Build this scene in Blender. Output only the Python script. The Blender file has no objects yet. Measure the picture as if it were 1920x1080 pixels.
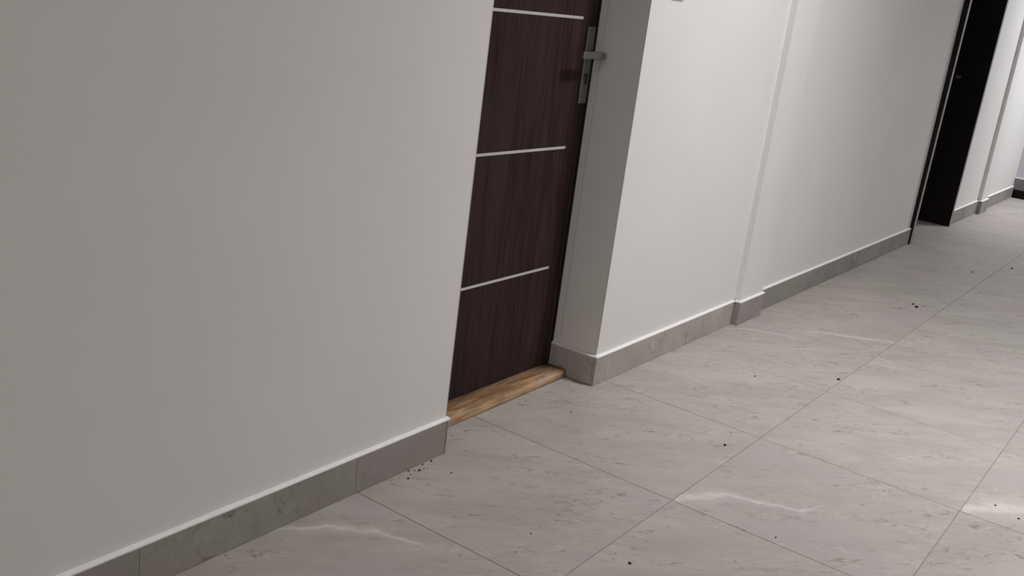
import bpy, bmesh, math, random
from mathutils import Matrix, Vector, noise
random.seed(7)
S = bpy.context.scene
COL = S.collection

# ------------------------------------------------------------------ camera
CAM_F, YAW, PITCH, ROLL, CAM_D, CAM_H = 1916.835, 0.5939, -0.2853, 0.1290, 1.5562, 1.2520
cy, sy, cp, sp = math.cos(YAW), math.sin(YAW), math.cos(PITCH), math.sin(PITCH)
Fw = Vector((cy*cp, sy*cp, sp)); Rt = Vector((sy, -cy, 0)); Up = Rt.cross(Fw)
cr, sr = math.cos(ROLL), math.sin(ROLL)
R2 = cr*Rt + sr*Up; U2 = -sr*Rt + cr*Up
cd = bpy.data.cameras.new('camera'); cam = bpy.data.objects.new('camera', cd); COL.objects.link(cam)
m = Matrix((R2, U2, -Fw)).transposed().to_4x4(); m.translation = Vector((0, -CAM_D, CAM_H))
cam.matrix_world = m
cd.sensor_width = 36; cd.lens = CAM_F*36/1920; cd.clip_start = 0.02
S.camera = cam

# ------------------------------------------------------------------ world, lights, exposure
w = bpy.data.worlds.new('world'); S.world = w; w.use_nodes = True
w.node_tree.nodes['Background'].inputs[0].default_value = (0.9, 0.93, 1, 1)
w.node_tree.nodes['Background'].inputs[1].default_value = 0.05
S.view_settings.view_transform = 'Standard'; S.view_settings.look = 'None'
S.view_settings.exposure = 0.0; S.view_settings.gamma = 1; S.view_settings.use_curve_mapping = False

ZC_ = 2.9
def ceiling_lamp(x, y, power, color, sx=0.6, sy_=0.6, spread=136):
    l = bpy.data.lights.new('ceiling_lamp_light', 'AREA'); l.shape = 'RECTANGLE'; l.size = sx; l.size_y = sy_
    l.energy = power; l.color = color; l.spread = math.radians(spread)
    o = bpy.data.objects.new('ceiling_lamp_light', l); COL.objects.link(o); o.location = (x, y, ZC_-.015)
ceiling_lamp(3.42, -1.30, 41, (1, 0.985, 0.985), 0.5, .3, spread=132)
ceiling_lamp(-2.9, -1.14, 52, (1, 0.965, 0.925), 1.2, .3, spread=172)
ceiling_lamp(9.4, -1.14, 51, (0.97, 0.98, 1.0), 1.2, .3)

# ------------------------------------------------------------------ helpers
def obj(name, bm, mat, parent=None, smooth=False):
    bmesh.ops.recalc_face_normals(bm, faces=bm.faces)
    me = bpy.data.meshes.new(name); bm.to_mesh(me); bm.free()
    if mat: me.materials.append(mat)
    if smooth:
        for p in me.polygons: p.use_smooth = True
    o = bpy.data.objects.new(name, me); COL.objects.link(o)
    if parent: o.parent = parent
    return o
def empty(name, loc):
    o = bpy.data.objects.new(name, None); o.location = loc; o.empty_display_size = .1; COL.objects.link(o); return o
def tag(o, label=None, cat=None, group=None, kind=None):
    if label: o['label'] = label
    if cat: o['category'] = cat
    if group: o['group'] = group
    if kind: o['kind'] = kind
    return o
def box(bm, x0, x1, y0, y1, z0, z1, bev=0.0, seg=1):
    g = bmesh.ops.create_cube(bm, size=1)
    vs = g['verts']
    for v in vs:
        v.co = Vector(((x0+x1)/2+v.co.x*(x1-x0), (y0+y1)/2+v.co.y*(y1-y0), (z0+z1)/2+v.co.z*(z1-z0)))
    if bev:
        es = list({e for v in vs for e in v.link_edges})
        bmesh.ops.bevel(bm, geom=es, offset=bev, segments=seg, affect='EDGES', profile=.5)
    return bm
def B(*a, **k): return box(bmesh.new(), *a, **k)
def shift(o, p):
    """put a mesh built in world coordinates under an empty standing at p"""
    o.data.transform(Matrix.Translation(-Vector(p))); return o

# ------------------------------------------------------------------ materials
def mat(name):
    M = bpy.data.materials.new(name); M.use_nodes = True
    return M, M.node_tree, M.node_tree.nodes['Principled BSDF']
class G:
    def __init__(s, nt): s.nt = nt
    def n(s, t, **k):
        x = s.nt.nodes.new(t)
        for a, b in k.items(): setattr(x, a, b)
        return x
    def l(s, a, b): s.nt.links.new(a, b)
    def math(s, op, a, b=None, clamp=False):
        x = s.n('ShaderNodeMath', operation=op); x.use_clamp = clamp
        for i, v in enumerate((a, b)):
            if v is None: continue
            if isinstance(v, (int, float)): x.inputs[i].default_value = v
            else: s.l(v, x.inputs[i])
        return x.outputs[0]
    def mix(s, f, a, b, t='MIX'):
        x = s.n('ShaderNodeMix', data_type='RGBA', blend_type=t)
        for i, v in ((0, f), (6, a), (7, b)):
            if isinstance(v, (int, float)): x.inputs[i].default_value = v
            elif isinstance(v, tuple): x.inputs[i].default_value = (*v, 1)
            else: s.l(v, x.inputs[i])
        return x.outputs[2]
    def noise(s, vec, scale, detail=4, rough=.55, dist=0.):
        x = s.n('ShaderNodeTexNoise'); x.inputs['Scale'].default_value = scale
        x.inputs['Detail'].default_value = detail; x.inputs['Roughness'].default_value = rough
        x.inputs['Distortion'].default_value = dist
        if vec is not None: s.l(vec, x.inputs['Vector'])
        return x.outputs['Fac']
    def ramp(s, f, lo, hi, a=0., b=1.):
        x = s.n('ShaderNodeMapRange'); x.interpolation_type = 'SMOOTHSTEP'
        s.l(f, x.inputs[0])
        for i, v in zip((1, 2, 3, 4), (lo, hi, a, b)): x.inputs[i].default_value = v
        return x.outputs[0]
    def mapping(s, vec, rot=(0, 0, 0), sc=(1, 1, 1), loc=(0, 0, 0)):
        x = s.n('ShaderNodeMapping'); x.inputs['Rotation'].default_value = rot
        x.inputs['Scale'].default_value = sc; x.inputs['Location'].default_value = loc
        s.l(vec, x.inputs['Vector']); return x.outputs[0]
    def bump(s, h, st, dist, bsdf):
        x = s.n('ShaderNodeBump'); x.inputs['Strength'].default_value = st; x.inputs['Distance'].default_value = dist
        s.l(h, x.inputs['Height']); s.l(x.outputs[0], bsdf.inputs['Normal'])

def wall_paint(name, col):
    M, nt, b = mat(name); g = G(nt)
    tc = g.n('ShaderNodeTexCoord').outputs['Object']
    big = g.noise(tc, 2.2, 3)
    c = g.mix(g.ramp(big, .35, .65), tuple(x*.985 for x in col), tuple(min(1, x*1.01) for x in col))
    g.l(c, b.inputs['Base Color']); b.inputs['Roughness'].default_value = .62
    g.bump(g.noise(tc, 420, 3), .05, .001, b)
    return M
PAINT = wall_paint('wall_paint', (.735, .722, .71))
PAINT_CEIL = wall_paint('ceiling_paint', (.82, .82, .81))

def tile_material(name, light, dark, mauve, rot, veins=False, streak=1.0):
    """stone-look porcelain: cloudy base, fine diagonal dark flecks, thin pale veins; every tile differs by its own random number"""
    M, nt, b = mat(name); g = G(nt)
    tc = g.n('ShaderNodeTexCoord').outputs['Object']
    oi = g.n('ShaderNodeObjectInfo')
    off = g.math('MULTIPLY', oi.outputs['Random'], 37.0)
    cx = g.n('ShaderNodeCombineXYZ'); g.l(off, cx.inputs[0]); g.l(off, cx.inputs[1]); g.l(off, cx.inputs[2])
    va = g.n('ShaderNodeVectorMath', operation='ADD'); g.l(tc, va.inputs[0]); g.l(cx.outputs[0], va.inputs[1])
    v = va.outputs[0]
    vr = g.mapping(v, rot=rot)
    vs = g.mapping(vr, sc=(1.0, 3.2, 1.0))
    cloud = g.noise(vs, 2.6, 6, .6, .6)
    cloud2 = g.noise(g.mapping(v, loc=(9, 3, 1)), 3.1, 3, .5)
    col = g.mix(g.ramp(cloud, .3, .7), dark, light)
    col = g.mix(g.ramp(cloud2, .46, .68, 0, .75), col, mauve)
    # flecks
    fl = g.noise(g.mapping(vr, sc=(1, 2.3, 1)), 20, 9, .76, 1.1)
    patch = g.ramp(g.noise(vs, 3.6, 4, .6), .42, .60, .12, 1.)
    m1 = g.math('MULTIPLY', g.ramp(fl, .535, .64), patch)
    col = g.mix(g.math('MULTIPLY', m1, .82*streak), col, (dark[0]*.55, dark[1]*.52, dark[2]*.50))
    m2 = g.math('MULTIPLY', g.ramp(fl, .45, .36), patch)
    col = g.mix(g.math('MULTIPLY', m2, .42*streak), col, tuple(min(1, x*1.35) for x in light))
    # speckle
    sp_ = g.noise(v, 160, 2, .6)
    col = g.mix(g.ramp(sp_, .66, .78, 0, .25), col, tuple(x*.5 for x in dark))
    if veins:
        # random faint veins
        wn = g.noise(vs, 1.5, 5, .6, .8)
        r = g.math('ABSOLUTE', g.math('SUBTRACT', wn, .5))
        vm = g.math('MULTIPLY', g.ramp(r, .006, .0), g.ramp(g.noise(g.mapping(v, loc=(4, 4, 4)), 2.2, 2), .58, .68))
        col = g.mix(g.math('MULTIPLY', vm, .35), col, (.62, .60, .58))
    g.l(col, b.inputs['Base Color'])
    rr = g.ramp(fl, .3, .7, .46, .6); g.l(rr, b.inputs['Roughness'])
    b.inputs['Specular IOR Level'].default_value = .2
    g.bump(fl, .12, .0008, b)
    return M, g, b, tc
FLOOR_TILE, _, _, _ = tile_material('floor_tile', (.405, .379, .354), (.335, .308, .285), (.372, .330, .328), (0, 0, math.radians(48)))
SKIRT_LIT, _, _, _ = tile_material('baseboard_tile_lit', (.455, .420, .400), (.365, .330, .312), (.415, .370, .362), (0, math.radians(50), 0), veins=False, streak=1.)  # baseboard tile with the stronger lamp light at the pier put into its colour
END_TILE, _, _, _ = tile_material('end_wall_tile', (.20, .198, .20), (.15, .147, .15), (.19, .18, .18), (math.radians(50), 0, 0), streak=.7)
SKIRT_TILE, _, _, _ = tile_material('baseboard_tile', (.338, .318, .298), (.258, .240, .223), (.304, .274, .264), (0, math.radians(50), 0), veins=False, streak=1.)  # same tile, weaker light farther from the lamp put into its colour

def vein_tile_material(name, segs):
    """the floor tile with one large pale vein; segs = polyline in the tile's own metres"""
    M, g, b, tc = tile_material(name, (.405, .379, .354), (.335, .308, .285), (.372, .330, .328), (0, 0, math.radians(48)))
    base = b.inputs['Base Color'].links[0].from_socket
    sepn = g.n('ShaderNodeSeparateXYZ')
    wob = g.n('ShaderNodeTexNoise'); wob.inputs['Scale'].default_value = 14; wob.inputs['Detail'].default_value = 6
    g.l(tc, wob.inputs['Vector'])
    vm = g.n('ShaderNodeVectorMath', operation='SUBTRACT'); g.l(wob.outputs['Color'], vm.inputs[0]); vm.inputs[1].default_value = (.5, .5, .5)
    vs = g.n('ShaderNodeVectorMath', operation='SCALE'); g.l(vm.outputs[0], vs.inputs[0]); vs.inputs['Scale'].default_value = .062
    va = g.n('ShaderNodeVectorMath', operation='ADD'); g.l(tc, va.inputs[0]); g.l(vs.outputs[0], va.inputs[1])
    g.l(va.outputs[0], sepn.inputs[0]); X, Y = sepn.outputs[0], sepn.outputs[1]
    tot = None; tot2 = None
    for (ax, ay, wa), (bx_, by_, wb) in zip(segs, segs[1:]):
        dx, dy = bx_-ax, by_-ay; L = math.hypot(dx, dy); ux, uy = dx/L, dy/L
        px = g.math('SUBTRACT', X, ax); py = g.math('SUBTRACT', Y, ay)
        t = g.math('ADD', g.math('MULTIPLY', px, ux), g.math('MULTIPLY', py, uy))
        tcl = g.math('MINIMUM', g.math('MAXIMUM', t, 0.), L)
        ex = g.math('SUBTRACT', px, g.math('MULTIPLY', tcl, ux)); ey = g.math('SUBTRACT', py, g.math('MULTIPLY', tcl, uy))
        d = g.math('SQRT', g.math('ADD', g.math('MULTIPLY', ex, ex), g.math('MULTIPLY', ey, ey)))
        wid = g.math('ADD', g.math('MULTIPLY', g.math('DIVIDE', tcl, L), wb-wa), wa)
        q = g.math('DIVIDE', d, wid)
        core = g.ramp(q, 1.0, .1); halo = g.ramp(q, 3.2, .2)
        tot = core if tot is None else g.math('MAXIMUM', tot, core)
        tot2 = halo if tot2 is None else g.math('MAXIMUM', tot2, halo)
    mod = g.ramp(g.noise(tc, 22, 4), .35, .6, .35, 1.)
    c = g.mix(g.math('MULTIPLY', tot2, .42), base, (.50, .475, .455))
    c = g.mix(g.math('MULTIPLY', g.math('MULTIPLY', tot, mod), .47), c, (.66, .64, .615))
    g.l(c, b.inputs['Base Color'])
    return M
def flat(name, col, rough=.5, metal=0., spec=.5, noise_amt=.0, nscale=60, bump=0.):
    M, nt, b = mat(name); g = G(nt)
    tc = g.n('ShaderNodeTexCoord').outputs['Object']
    nz = g.noise(tc, nscale, 4)
    c = g.mix(g.ramp(nz, .3, .7), tuple(x*(1-noise_amt) for x in col), tuple(min(1, x*(1+noise_amt)) for x in col))
    g.l(c, b.inputs['Base Color'])
    b.inputs['Roughness'].default_value = rough; b.inputs['Metallic'].default_value = metal
    b.inputs['Specular IOR Level'].default_value = spec
    if bump: g.bump(nz, bump, .001, b)
    return M
GROUT = flat('grout', (.27, .255, .238), .9, noise_amt=.15)
CAULK = flat('white_caulk', (.80, .79, .775), .5, noise_amt=.03, nscale=30, bump=.1)
STEEL = flat('brushed_steel', (.22, .21, .218), .42, metal=.85, noise_amt=.06, nscale=200)
STEEL_DK = flat('dark_steel', (.06, .06, .06), .4, metal=.6)
INLAY = flat('aluminium_inlay', (.62, .595, .59), .38, metal=.25, noise_amt=.02)
BLACK = flat('black_rubber', (.008, .007, .007), .6, spec=.2)
FRAME_EDGE = flat('grey_frame_edge', (.26, .25, .25), .45, noise_amt=.05)
PLINTH_DK = flat('black_plinth', (.006, .006, .007), .8, spec=.1, noise_amt=.2, nscale=12)
CRUMB = flat('dark_crumb', (.018, .013, .011), .9, noise_amt=.4, nscale=300)
PLASTIC = flat('white_plastic', (.78, .78, .77), .35)

def dark_wood(name, a, b_, rough=.42, spec=.3):
    M, nt, b = mat(name); g = G(nt)
    tc = g.n('ShaderNodeTexCoord').outputs['Object']
    v = g.mapping(tc, sc=(1, 1, .035))
    n1 = g.noise(v, 95, 5, .65, .4); n2 = g.noise(g.mapping(tc, sc=(1, 1, .09)), 9, 3)
    c = g.mix(g.ramp(n1, .36, .66), a, b_)
    c = g.mix(g.ramp(n2, .35, .7, 0, .6), c, tuple(x*1.15 for x in b_))
    g.l(c, b.inputs['Base Color']); b.inputs['Roughness'].default_value = rough
    b.inputs['Specular IOR Level'].default_value = spec
    g.bump(n1, .10, .0006, b)
    return M
WENGE = dark_wood('wenge_laminate', (.027, .0160, .0150), (.049, .0315, .0300), .55, .02)
WENGE_FAR = dark_wood('wenge_laminate_black', (.006, .004, .004), (.012, .008, .008), .5, .15)

def raw_wood():
    M, nt, b = mat('raw_timber'); g = G(nt)
    tc = g.n('ShaderNodeTexCoord').outputs['Object']
    v = g.mapping(tc, sc=(.12, 1, 1)); n1 = g.noise(v, 42, 6, .65, 1.6)
    n2 = g.noise(g.mapping(tc, sc=(.4, 1, 1)), 9, 4)
    c = g.mix(g.ramp(n1, .32, .68), (.23, .112, .046), (.62, .39, .205))
    c = g.mix(g.ramp(n2, .45, .68, 0, .8), c, (.235, .135, .075))
    # pale plaster dust, mostly towards the far end
    sx = g.n('ShaderNodeSeparateXYZ'); g.l(tc, sx.inputs[0])
    d = g.math('MULTIPLY', g.ramp(g.noise(tc, 13, 6, .7, 1.), .50, .64), g.ramp(sx.outputs[0], .15, .5, .15, 1))
    c = g.mix(g.math('MULTIPLY', d, .8), c, (.34, .275, .24))
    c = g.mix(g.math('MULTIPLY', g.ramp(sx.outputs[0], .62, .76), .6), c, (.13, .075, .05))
    # pale highlight painted in patches along the front arris
    e = g.math('MULTIPLY', g.ramp(sx.outputs[1], .012, .002), g.ramp(g.noise(v, 60, 4), .45, .6))
    c = g.mix(g.math('MULTIPLY', e, .6), c, (.56, .41, .25))
    g.l(c, b.inputs['Base Color']); b.inputs['Roughness'].default_value = .6
    g.bump(n1, .35, .002, b)
    return M
TIMBER = raw_wood()

# ------------------------------------------------------------------ layout numbers (metres; x runs along the corridor, y=0 is the left wall face)
OX0, OX1 = 2.0655, 2.8565     # first doorway
DY = 0.1786                   # depth of the first recess
PX0, PX1, PY = 3.978, 4.226, -0.026       # pilaster
FX0, FX1, FY = 6.690, 7.725, 0.26         # second doorway
QX0, QX1, QY = 8.600, 8.840, -0.028       # second pilaster
EX = 10.04                    # end wall
XB = -4.6; YR = -2.389; ZC = ZC_; HB = 0.1
DOOR_TOP = 2.06

# ------------------------------------------------------------------ shell
bm = bmesh.new()
box(bm, XB, OX0, 0, .34, 0, ZC)
box(bm, OX0, OX1, 0, .34, DOOR_TOP+.02, ZC)
box(bm, OX1, FX0, 0, .34, 0, ZC)
box(bm, FX0, FX1, 0, .34, DOOR_TOP+.04, ZC)
box(bm, FX1, EX, 0, .34, 0, ZC)
box(bm, PX0, PX1, PY, 0, 0, ZC)
box(bm, QX0, QX1, QY, 0, 0, ZC)
wall = tag(obj('wall_left', bm, PAINT), 'long off-white painted wall with two door recesses and two shallow pilasters', 'wall', kind='structure')
tag(obj('wall_right', B(XB, EX, YR-.12, YR, 0, ZC), PAINT), 'off-white painted wall opposite the doors, outside the picture', 'wall', kind='structure')
tag(obj('wall_back', B(XB-.12, XB, YR, .34, 0, ZC), PAINT), 'off-white painted wall behind the viewpoint', 'wall', kind='structure')
wall_end = tag(obj('wall_end', B(EX, EX+.12, YR, .34, 0, ZC), wall_paint('lavender_wall_paint', (.52, .52, .56))), 'pale lavender-grey painted wall closing the far end of the corridor', 'wall', kind='structure')
tag(obj('ceiling', B(XB-.12, EX+.12, YR-.12, .34, ZC, ZC+.1), PAINT_CEIL), 'white ceiling of the corridor', 'ceiling', kind='structure')
floor = tag(obj('floor', B(XB-.12, EX+.12, YR-.12, .34, -.12, -.0018), GROUT), 'floor of large square warm-grey stone-look tiles', 'floor', kind='structure')

# ------------------------------------------------------------------ floor tiles
L = 0.602; X0 = 1.7237; YJ = 0.018; J = .0011
rows = [(YJ-L*(k+1), YJ-L*k) for k in range(4)]
cols = []
n = -11
while True:
    a = X0+n*L
    if a > EX: break
    if a+L > XB: cols.append((n, max(a, XB), min(a+L, EX)))
    n += 1
def tile_mesh(wx, wy):
    me_b = bmesh.new()
    box(me_b, J, wx-J, -wy+J, -J, -.0017, 0)
    es = [e for e in me_b.edges if all(v.co.z > -1e-5 for v in e.verts)]
    bmesh.ops.bevel(me_b, geom=es, offset=.0006, segments=1, affect='EDGES')
    bmesh.ops.recalc_face_normals(me_b, faces=me_b.faces)
    me = bpy.data.meshes.new('tile'); me_b.to_mesh(me); me_b.free(); me.materials.append(FLOOR_TILE); return me
cache = {}
VEINS = {  # (column, row): polyline in tile metres (x from left joint, y from upper joint) with half width
    (-1, 0): [(.27, .02, .004), (.36, -.03, .011), (.45, -.10, .015), (.50, -.17, .010), (.53, -.27, .005)],
    (1, 1): [(.020, -.002, .020), (.09, -.045, .026), (.16, -.100, .013), (.195, -.20, .008), (.225, -.27, .005), (.30, -.31, .0015)],
    (2, 2): [(.03, -.005, .030), (.14, -.10, .040), (.34, -.26, .022)],
    (3, 0): [(.36, -.02, .003), (.45, -.10, .007), (.52, -.26, .004)],
    (4, 0): [(.06, -.26, .003), (.14, -.37, .007), (.27, -.585, .009)],
    (12, 0): [(.05, -.1, .008), (.3, -.25, .01), (.5, -.4, .004)],
}
def add_tile(xa, xb, ya, yb, key=None):
    wx, wy = round(xb-xa, 5), round(yb-ya, 5)
    if (wx, wy) not in cache: cache[(wx, wy)] = tile_mesh(wx, wy)
    me = cache[(wx, wy)]
    if key in VEINS:
        me = me.copy(); me.materials.clear(); me.materials.append(vein_tile_material('veined_tile', VEINS[key]))
    o = bpy.data.objects.new('tile', me); o.location = (xa, yb, 0); COL.objects.link(o); o.parent = floor
    if key in VEINS: o['label'] = 'tile with a pale vein'
    return o
for (n, xa, xb) in cols:
    for r, (ya, yb) in enumerate(rows):
        if r == 0:
            yb = 0.0
            if xa < OX1 and xb > OX0: yb = .172      # runs on under the wall into the first recess
            if xa < FX1 and xb > FX0: yb = FY
        add_tile(xa, xb, ya, yb, (n, r))

# ------------------------------------------------------------------ baseboards: each tile a piece, white caulk line on top
TH = .011
def crest(pts, z0, d0=.0, jag=0.0):
    """caulk bead swept along the top of the baseboard; pts = list of (x, y) on the wall face, outward normal (nx, ny)"""
def skirt(name, pieces, beads, label, mt=None):
    e = empty(name, (pieces[0][0], pieces[0][2], 0)); p = e.location.copy()
    for (x0, x1, y0, y1) in pieces:
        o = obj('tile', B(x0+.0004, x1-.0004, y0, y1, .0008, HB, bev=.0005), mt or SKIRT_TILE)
        # own origin per piece so the pattern differs
        c = Vector(((x0+x1)/2, (y0+y1)/2, 0)); o.data.transform(Matrix.Translation(-c)); o.location = c - p; o.parent = e
    for (x0, x1, y0, y1) in pieces: pass
    bm = bmesh.new()
    for (x0, x1, y0, y1) in beads:
        bead(bm, x0, x1, y0, y1)
    o = obj('caulk_line', bm, CAULK, e); shift(o, p)
    o['label'] = 'white caulk line'
    tag(e, label, 'baseboard', kind='structure')
    return e
def bead(bm, x0, x1, y0, y1):
    """slightly wavy strip; top slopes up to the wall. Long axis is split so that the edge wavers"""
    longx = (x1-x0) > (y1-y0)
    Ln = (x1-x0) if longx else (y1-y0); k = max(2, int(Ln/.035))
    ring = []
    for i in range(k+1):
        t = i/k; wv = noise.noise(Vector((t*Ln*9+x0*3, y0*7, 1.3)))*.0009
        if longx:
            x = x0+t*Ln; out = y0 - wv*.6
            prof = [(x, y1, HB-.0005), (x, out, HB-.0005), (x, out, HB+.0028+wv), (x, out+.004, HB+.0045+wv), (x, y1, HB+.0062+wv)]
        else:
            y = y0+t*Ln; out = x0 - wv*.6
            prof = [(x1, y, HB-.0005), (out, y, HB-.0005), (out, y, HB+.0028+wv), (out+.004, y, HB+.0045+wv), (x1, y, HB+.0062+wv)]
        ring.append([bm.verts.new(q) for q in prof])
    for a, b in zip(ring, ring[1:]):
        for j in range(5): bm.faces.new((a[j], a[(j+1) % 5], b[(j+1) % 5], b[j]))
    bm.faces.new(ring[0]); bm.faces.new(ring[-1][::-1])

def run(xs, y1=0.0):
    return [(a, b, y1-TH, y1) for a, b in zip(xs, xs[1:])]
xs = [XB, -3.70, -3.10, -2.50, -1.90, -1.30, -.70, -.10, .497, 1.099, 1.7125, OX0-.006]
sk1 = skirt('baseboard_left', run(xs) + [(OX0-.0050, OX0+.0010, -TH, 0)], [(XB, OX0+.006, -TH-.0008, 0.0006)],
      'grey tile baseboard with white caulk line left of the timber threshold, in the foreground')
xr = OX1-TH
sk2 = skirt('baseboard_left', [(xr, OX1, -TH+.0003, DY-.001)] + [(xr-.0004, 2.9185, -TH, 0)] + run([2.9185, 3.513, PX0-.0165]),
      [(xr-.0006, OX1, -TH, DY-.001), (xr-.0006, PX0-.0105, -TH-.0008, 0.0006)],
      'grey tile baseboard, brighter light painted in, wrapping the pier between the first door and the nearer pilaster', SKIRT_LIT)
# pilaster collar
sk3 = skirt('baseboard_left', [(PX0-TH, PX0, PY-TH+.0004, -.0005), (PX0-TH-.0004, PX1, PY-TH, PY)],
      [(PX0-TH-.0006, PX0, PY-TH, -TH), (PX0-TH-.0006, PX1+.004, PY-TH-.0008, PY+.0006)],
      'short grey tile baseboard stepping out around the nearer pilaster')
sk4 = skirt('baseboard_left', run([PX1+.0015, 4.83, 5.432, 6.034, 6.636, FX0-.012]), [(PX1, FX0-.012, -TH-.0008, 0.0006)],
      'long grey tile baseboard between the nearer pilaster and the black doorway')
sk5 = skirt('baseboard_left', run([FX1+.012, 8.2, QX0-.012]), [(FX1+.012, QX0-.011, -TH-.0008, 0.0006)],
      'grey tile baseboard between the black doorway and the farther pilaster')
sk6 = skirt('baseboard_left', [(QX0-TH, QX0, QY-TH+.0004, -.0005), (QX0-TH-.0004, QX1, QY-TH, QY)],
      [(QX0-TH-.0006, QX0, QY-TH, -TH), (QX0-TH-.0006, QX1+.004, QY-TH-.0008, QY+.0006)],
      'short grey tile baseboard stepping out around the farther pilaster')
sk7 = skirt('baseboard_left', run([QX1+.0015, 9.44, EX-.022]), [(QX1, EX-.022, -TH-.0008, 0.0006)],
      'last grey tile baseboard piece before the end wall')
# end wall: black plinth with grey tile above
e = empty('baseboard_end', (EX-.02, -.6, 0)); p = e.location.copy()
tag(e, 'double-height skirting of the end wall, black plinth below and grey tile above', 'baseboard', kind='structure')
o = shift(obj('plinth', B(EX-.018, EX, YR+.002, -.001, .001, .072, bev=.001), PLINTH_DK, e), p); o['label'] = 'black plinth'
for a, b in ((YR+.002, -1.212), (-1.21, -.606), (-.604, -.001)):
    o = obj('tile', B(EX-.012, EX, a, b, .074, .172, bev=.0008), END_TILE)
    c = Vector((EX-.01, (a+b)/2, .1)); o.data.transform(Matrix.Translation(-c)); o.location = c-p; o.parent = e
o = shift(obj('caulk_line', B(EX-.013, EX, YR+.002, -.001, .1725, .180, bev=.002), CAULK, e), p); o['label'] = 'white caulk line'
# opposite wall, outside the picture
tag(obj('baseboard_right', B(XB+.01, EX-.03, YR+.0005, YR+TH, .001, HB, bev=.001), SKIRT_TILE), 'grey tile baseboard of the opposite wall, outside the picture', 'baseboard', kind='structure')

# ------------------------------------------------------------------ white corner beads on the recess edges
def corner_bead(x, y, label):
    bm = bmesh.new()
    bmesh.ops.create_cone(bm, cap_ends=True, segments=10, radius1=.0022, radius2=.0022, depth=DOOR_TOP-.11-.02,
                          matrix=Matrix.Translation((x, y, (DOOR_TOP-.02+.11)/2)))
    return tag(obj('trim_1', bm, PAINT, smooth=True), label, 'trim', kind='structure')
corner_bead(OX0-.0012, .0012, 'rounded white plaster edge left of the first door recess')
corner_bead(OX1+.0012, .0012, 'rounded white plaster edge right of the first door recess')
tag(obj('trim_2', B(OX1-.0008, OX1-.0001, .146, .1488, HB+.008, DOOR_TOP-.02), flat('trim_paint', (.56, .54, .53), .6)),
    'faint vertical plaster stop line inside the first recess beside the door', 'trim', kind='structure')

mk = shift(obj('white_mark', B(3.2525, 3.2550, -TH-.0005, -TH+.001, .044, .084), CAULK, sk2), sk2.location); mk['label'] = 'thin white upright mark on the tile'  # narrow white upright strip on the face of the pier baseboard

DARK_JOINT = flat('dark_joint', (.05, .042, .038), .9)
for sk, px in ((sk3, PX0), (sk6, QX0)):
    gj = shift(obj('grout_line', B(px-.0163 if sk is sk3 else px-.0118, px-.0112, -.0075, -.0005, .001, HB-.001), DARK_JOINT, sk), sk.location)
    gj['label'] = 'dark open joint in the corner'

# ------------------------------------------------------------------ first door
d1 = empty('door_1', (OX0, DY, 0)); P1 = d1.location.copy()
tag(d1, 'dark brown wood-grain door with thin silver inlay strips, standing over a raw timber threshold', 'door', kind='structure')
def part(name, bm, m_, parent=d1, P=P1, smooth=False, label=None):
    o = shift(obj(name, bm, m_, parent, smooth), P)
    if label: o['label'] = label
    return o
bm = bmesh.new()   # frame behind and around the leaf
box(bm, OX0, OX0+.004, DY+.006, DY+.12, .0, DOOR_TOP+.02)
box(bm, OX1-.004, OX1, DY+.006, DY+.12, .0, DOOR_TOP+.02)
box(bm, OX0, OX1, DY+.05, DY+.12, 0.0, DOOR_TOP+.02)
box(bm, OX0, OX1, DY+.006, DY+.12, DOOR_TOP+.008, DOOR_TOP+.02)
box(bm, OX1-.0128, OX1, DY-.0045, DY+.05, .0285, DOOR_TOP)
part('door_frame', bm, BLACK, label='black door frame in the gap')
LX0, LX1 = OX0+.008, OX1-.0150
part('door_leaf', B(LX0, LX1, DY, DY+.045, .027, DOOR_TOP, bev=.0012), WENGE)
part('edge_band', B(LX1+.0003, LX1+.0022, DY+.0008, DY+.040, .029, DOOR_TOP-.002), flat('edge_band_grey', (.16, .155, .15), .4), label='thin grey band on the closing edge')
for z in (.3818, .7818, 1.1845, 1.5855, 1.9865):
    o = part('inlay_strip', B(LX0+.0002, 2.7676, DY-.0008, DY+.004, z-.0042, z+.0042), INLAY)
# handle: long square plate, square lever pointing left, profile cylinder
hx0, hx1 = 2.7960, 2.8370
hp = part('door_handle', B(hx0, hx1, DY-.0085, DY, .922, 1.161, bev=.0015, seg=2), STEEL, label='brushed steel handle plate')
bm = bmesh.new()
bmesh.ops.create_cone(bm, cap_ends=True, segments=24, radius1=.0105, radius2=.0105, depth=.048,
                      matrix=Matrix.Translation((2.8215, DY-.030, 1.077)) @ Matrix.Rotation(math.pi/2, 4, 'X'))
o = shift(obj('neck', bm, STEEL, hp, True), P1)
bm = bmesh.new(); box(bm, 2.706, 2.8325, DY-.060, DY-.048, 1.0665, 1.0885, bev=.0018, seg=2)
box(bm, 2.8105, 2.8325, DY-.050, DY-.036, 1.0665, 1.0885, bev=.0015)
o = shift(obj('lever', bm, STEEL, hp), P1); o['label'] = 'square steel lever'
bm = bmesh.new()
bmesh.ops.create_cone(bm, cap_ends=True, segments=24, radius1=.0085, radius2=.0085, depth=.012, matrix=Matrix.Translation((2.8195, DY-.0085, 1.009)) @ Matrix.Rotation(math.pi/2, 4, 'X'))
box(bm, 2.8145, 2.8245, DY-.0130, DY-.004, .982, 1.006, bev=.001)
kc = shift(obj('lock_cylinder', bm, STEEL_DK, hp), P1); kc['label'] = 'dark keyhole cylinder'

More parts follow.
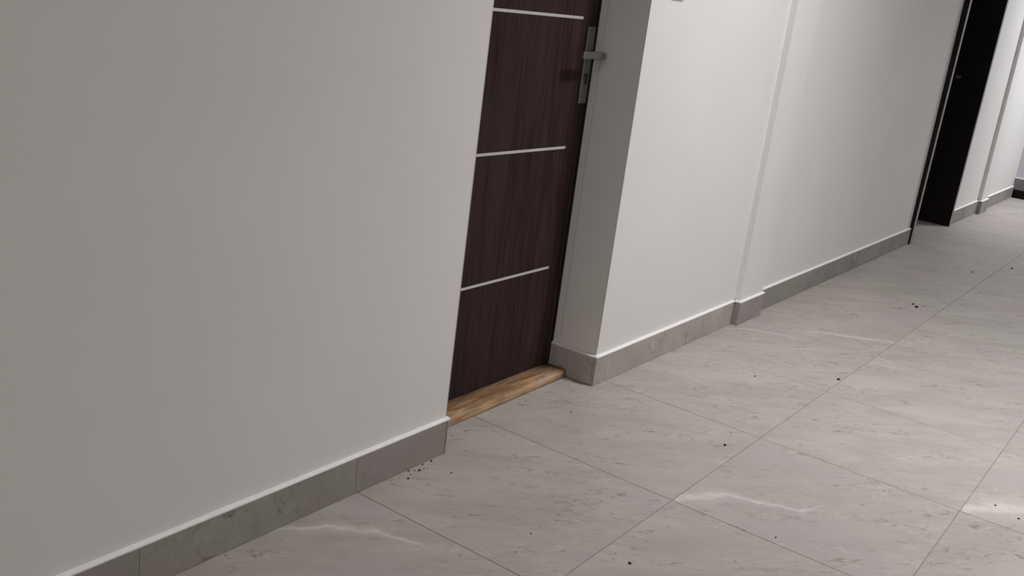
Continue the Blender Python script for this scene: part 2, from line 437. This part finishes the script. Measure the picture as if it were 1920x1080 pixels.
# ------------------------------------------------------------------ timber threshold
tb = bmesh.new(); TX0, TX1 = OX0+.001, OX1-TH-.003
N = 46
prof = [(.1785, .0005), (.090, .0005), (.0885, .006), (.0875, .020), (.0905, .0262), (.097, .0285), (.1785, .0265)]
ring = []
for i in range(N+1):
    t = i/N; x = TX0+(TX1-TX0)*t; r = []
    for j, (y, z) in enumerate(prof):
        ny = noise.noise(Vector((x*14, j*3.1, 0)))*.0012; nz = noise.noise(Vector((x*22, j*1.7, 5)))*.0010
        if j in (0, 1, 6): ny = 0
        if j < 2: nz = 0
        endr = max(0, (t-.965)/.035)**2*.006 if j in (2, 3, 4, 5) else 0
        r.append(tb.verts.new((x, y+ny+t*.006*(j not in (0, 6))+endr, z+nz-(endr*.5 if j > 2 else 0))))
    ring.append(r)
for a, b in zip(ring, ring[1:]):
    for j in range(7): tb.faces.new((a[j], a[(j+1) % 7], b[(j+1) % 7], b[j]))
tb.faces.new(ring[0]); tb.faces.new(ring[-1][::-1])
th = obj('threshold_board', tb, TIMBER); th.data.transform(Matrix.Translation((-TX0, -.0875, 0))); th.location = (TX0, .0875, 0)
for p_ in th.data.polygons: p_.use_smooth = len(p_.vertices) == 4
tag(th, 'raw brown timber board lying as threshold under the dark brown door', 'threshold')

# ------------------------------------------------------------------ second doorway (far): dark deep frame
d2 = empty('door_2', (FX0, FY, 0)); P2 = d2.location.copy()
tag(d2, 'far black doorway with a deep dark frame lining and thin grey front edge', 'door', kind='structure')
def lean_jamb(xa, xb, name_, m_):
    bm = bmesh.new()
    d0, d1_ = -.021, -.037
    for (x0, x1) in ((xa, xb),):
        vs = [bm.verts.new(q) for q in ((x0, d0, .001), (x1, d0, .001), (x1, FY, .001), (x0, FY, .001),
              (x0, d1_, DOOR_TOP+.03), (x1, d1_, DOOR_TOP+.03), (x1, FY, DOOR_TOP+.03), (x0, FY, DOOR_TOP+.03))]
        for f in ((0, 1, 2, 3), (4, 5, 6, 7), (0, 1, 5, 4), (1, 2, 6, 5), (2, 3, 7, 6), (3, 0, 4, 7)): bm.faces.new([vs[i] for i in f])
    return part(name_, bm, m_, d2, P2)
def front_edge(xa, xb):
    bm = bmesh.new(); d0, d1_ = -.021, -.037
    vs = [bm.verts.new(q) for q in ((xa, d0-.002, .001), (xb, d0-.002, .001), (xb, d0, .001), (xa, d0, .001),
          (xa, d1_-.002, DOOR_TOP+.03), (xb, d1_-.002, DOOR_TOP+.03), (xb, d1_, DOOR_TOP+.03), (xa, d1_, DOOR_TOP+.03))]
    for f in ((0, 1, 2, 3), (4, 5, 6, 7), (0, 1, 5, 4), (1, 2, 6, 5), (2, 3, 7, 6), (3, 0, 4, 7)): bm.faces.new([vs[i] for i in f])
    return part('frame_edge', bm, FRAME_EDGE, d2, P2, label='thin grey front edge of the frame')
lean_jamb(FX0-.011, FX0+.028, 'jamb', WENGE_FAR); front_edge(FX0-.0115, FX0+.0285)
lean_jamb(FX1-.028, FX1+.011, 'jamb', WENGE_FAR); front_edge(FX1-.0285, FX1+.0115)
part('frame_head', B(FX0+.029, FX1-.029, -.03, FY, DOOR_TOP, DOOR_TOP+.035), WENGE_FAR, d2, P2)
part('door_leaf', B(FX0+.032, FX1-.032, FY+.001, FY+.045, .010, DOOR_TOP-.003, bev=.001), WENGE_FAR, d2, P2)
hp = part('door_handle', B(FX1-.10, FX1-.06, FY-.008, FY+.001, .90, 1.14, bev=.0015), STEEL, d2, P2, label='small steel handle')
bm = bmesh.new(); box(bm, FX1-.20, FX1-.07, FY-.060, FY-.048, 1.045, 1.067, bev=.002); box(bm, FX1-.092, FX1-.07, FY-.05, FY-.006, 1.045, 1.067, bev=.002)
shift(obj('lever', bm, STEEL, hp), P2)
part('hinge', B(FX1+.0118, FX1+.030, -.012, 0, 1.285, 1.305, bev=.002), flat('pale_tab', (.50, .45, .45)), d2, P2, label='small pale tab at the right frame edge')
part('strike_plate', B(FX1-.0310, FX1-.0283, .140, .175, 1.022, 1.042), STEEL, d2, P2, label='small steel strike plate')

# ------------------------------------------------------------------ plate on the wall beside the first door (its lower edge just enters the picture)
sw = obj('wall_switch', B(2.9830, 3.0630, -.0045, 0, 1.2738, 1.3538, bev=.0015, seg=2), PLASTIC)
tag(sw, 'white wall plate right of the first door, its lower edge at the picture top', 'switch')
sw2 = obj('rocker', B(2.997, 3.049, -.0085, -.0040, 1.288, 1.340, bev=.001), PLASTIC, sw)

# ------------------------------------------------------------------ crumbs of dirt
def crumb(x, y, r, label, group=None, flatz=.6, stretch=1.3, seed=0):
    rnd = random.Random(seed*13+5)
    bm = bmesh.new(); bmesh.ops.create_icosphere(bm, subdivisions=2, radius=r)
    for v in bm.verts:
        k = 1+.55*noise.noise(v.co*(1.6/r)+Vector((seed*3.7, 0, 0)))
        v.co = Vector((v.co.x*k*stretch, v.co.y*k, v.co.z*k*flatz))
    zmin = min(v.co.z for v in bm.verts)
    for v in bm.verts: v.co.z -= zmin
    o = obj('dirt_crumb', bm, CRUMB); o.location = (x, y, 0); o.rotation_euler.z = rnd.uniform(0, 6.28)
    tag(o, label, 'crumb', group); return o
pile = [(1.997, -.0195, .0026), (1.963, -.0175, .0020), (1.931, -.034, .0030), (1.922, -.026, .0017), (1.906, -.0175, .0024),
        (1.874, -.045, .0026), (1.897, -.034, .0014), (1.959, -.039, .0013), (1.948, -.036, .0014)]
pile_labels = ['dark crumb of the scatter by the foreground baseboard, nearest the threshold', 'dark crumb touching the baseboard, second from the threshold end of the scatter',
    'biggest dark crumb in the middle of the scatter by the foreground baseboard', 'small crumb just behind the biggest one of the foreground scatter',
    'dark crumb touching the baseboard at the left end of the scatter', 'dark crumb lowest and leftmost in the foreground scatter',
    'faint crumb between the two leftmost dark crumbs of the scatter', 'faint crumb off the baseboard in the right half of the scatter', 'faint crumb just right of the biggest one of the scatter']
for i, (x, y, r) in enumerate(pile):
    crumb(x, y, r, pile_labels[i], 'crumbs scattered at the foreground baseboard', seed=i)
singles = [(1.987, -.098, .0020, 'dark crumb lying alone just right of the crumb scatter by the foreground baseboard'),
    (2.121, -.040, .0014, 'faint crumb on the floor just in front of the timber threshold, near its left end'),
    (2.778, -.530, .0038, 'largest black crumb, on the tile just before the long joint in mid floor'),
    (2.887, -.502, .0017, 'small crumb just beyond the largest black crumb in mid floor'),
    (3.699, -.572, .0050, 'brown crumb lying on the long floor joint, level with the pier baseboard'),
    (5.152, -.456, .0050, 'rear one of a pair of dark crumbs out on the far floor'),
    (5.106, -.484, .0072, 'front, larger one of a pair of dark crumbs out on the far floor'),
    (1.959, -.663, .0032, 'dark crumb near the bottom edge of the picture, right of the centre'),
    (1.892, -.425, .0018, 'tiny crumb on the foreground tile left of the long joint'),
    (3.444, -.344, .0026, 'tiny crumb on the floor in front of the pier baseboard'),
    (3.053, -1.256, .0026, 'tiny crumb on the pale veined tile at the right edge'),
    (3.018, -1.325, .0026, 'tiny crumb at the right edge, in front of the pale vein'),
    (2.600, -.084, .0022, 'tiny crumb on the floor before the middle of the timber threshold'),
    (6.282, -.490, .0050, 'small dark crumb in front of the black doorway, left of the long joint'),
    (6.680, -.632, .0052, 'small dark crumb on the far floor just right of the long joint'),
    (2.357, -.865, .0022, 'small crumb on a cross joint in the right foreground')]
for i, (x, y, r, lb) in enumerate(singles): crumb(x, y, r, lb, seed=i+30)
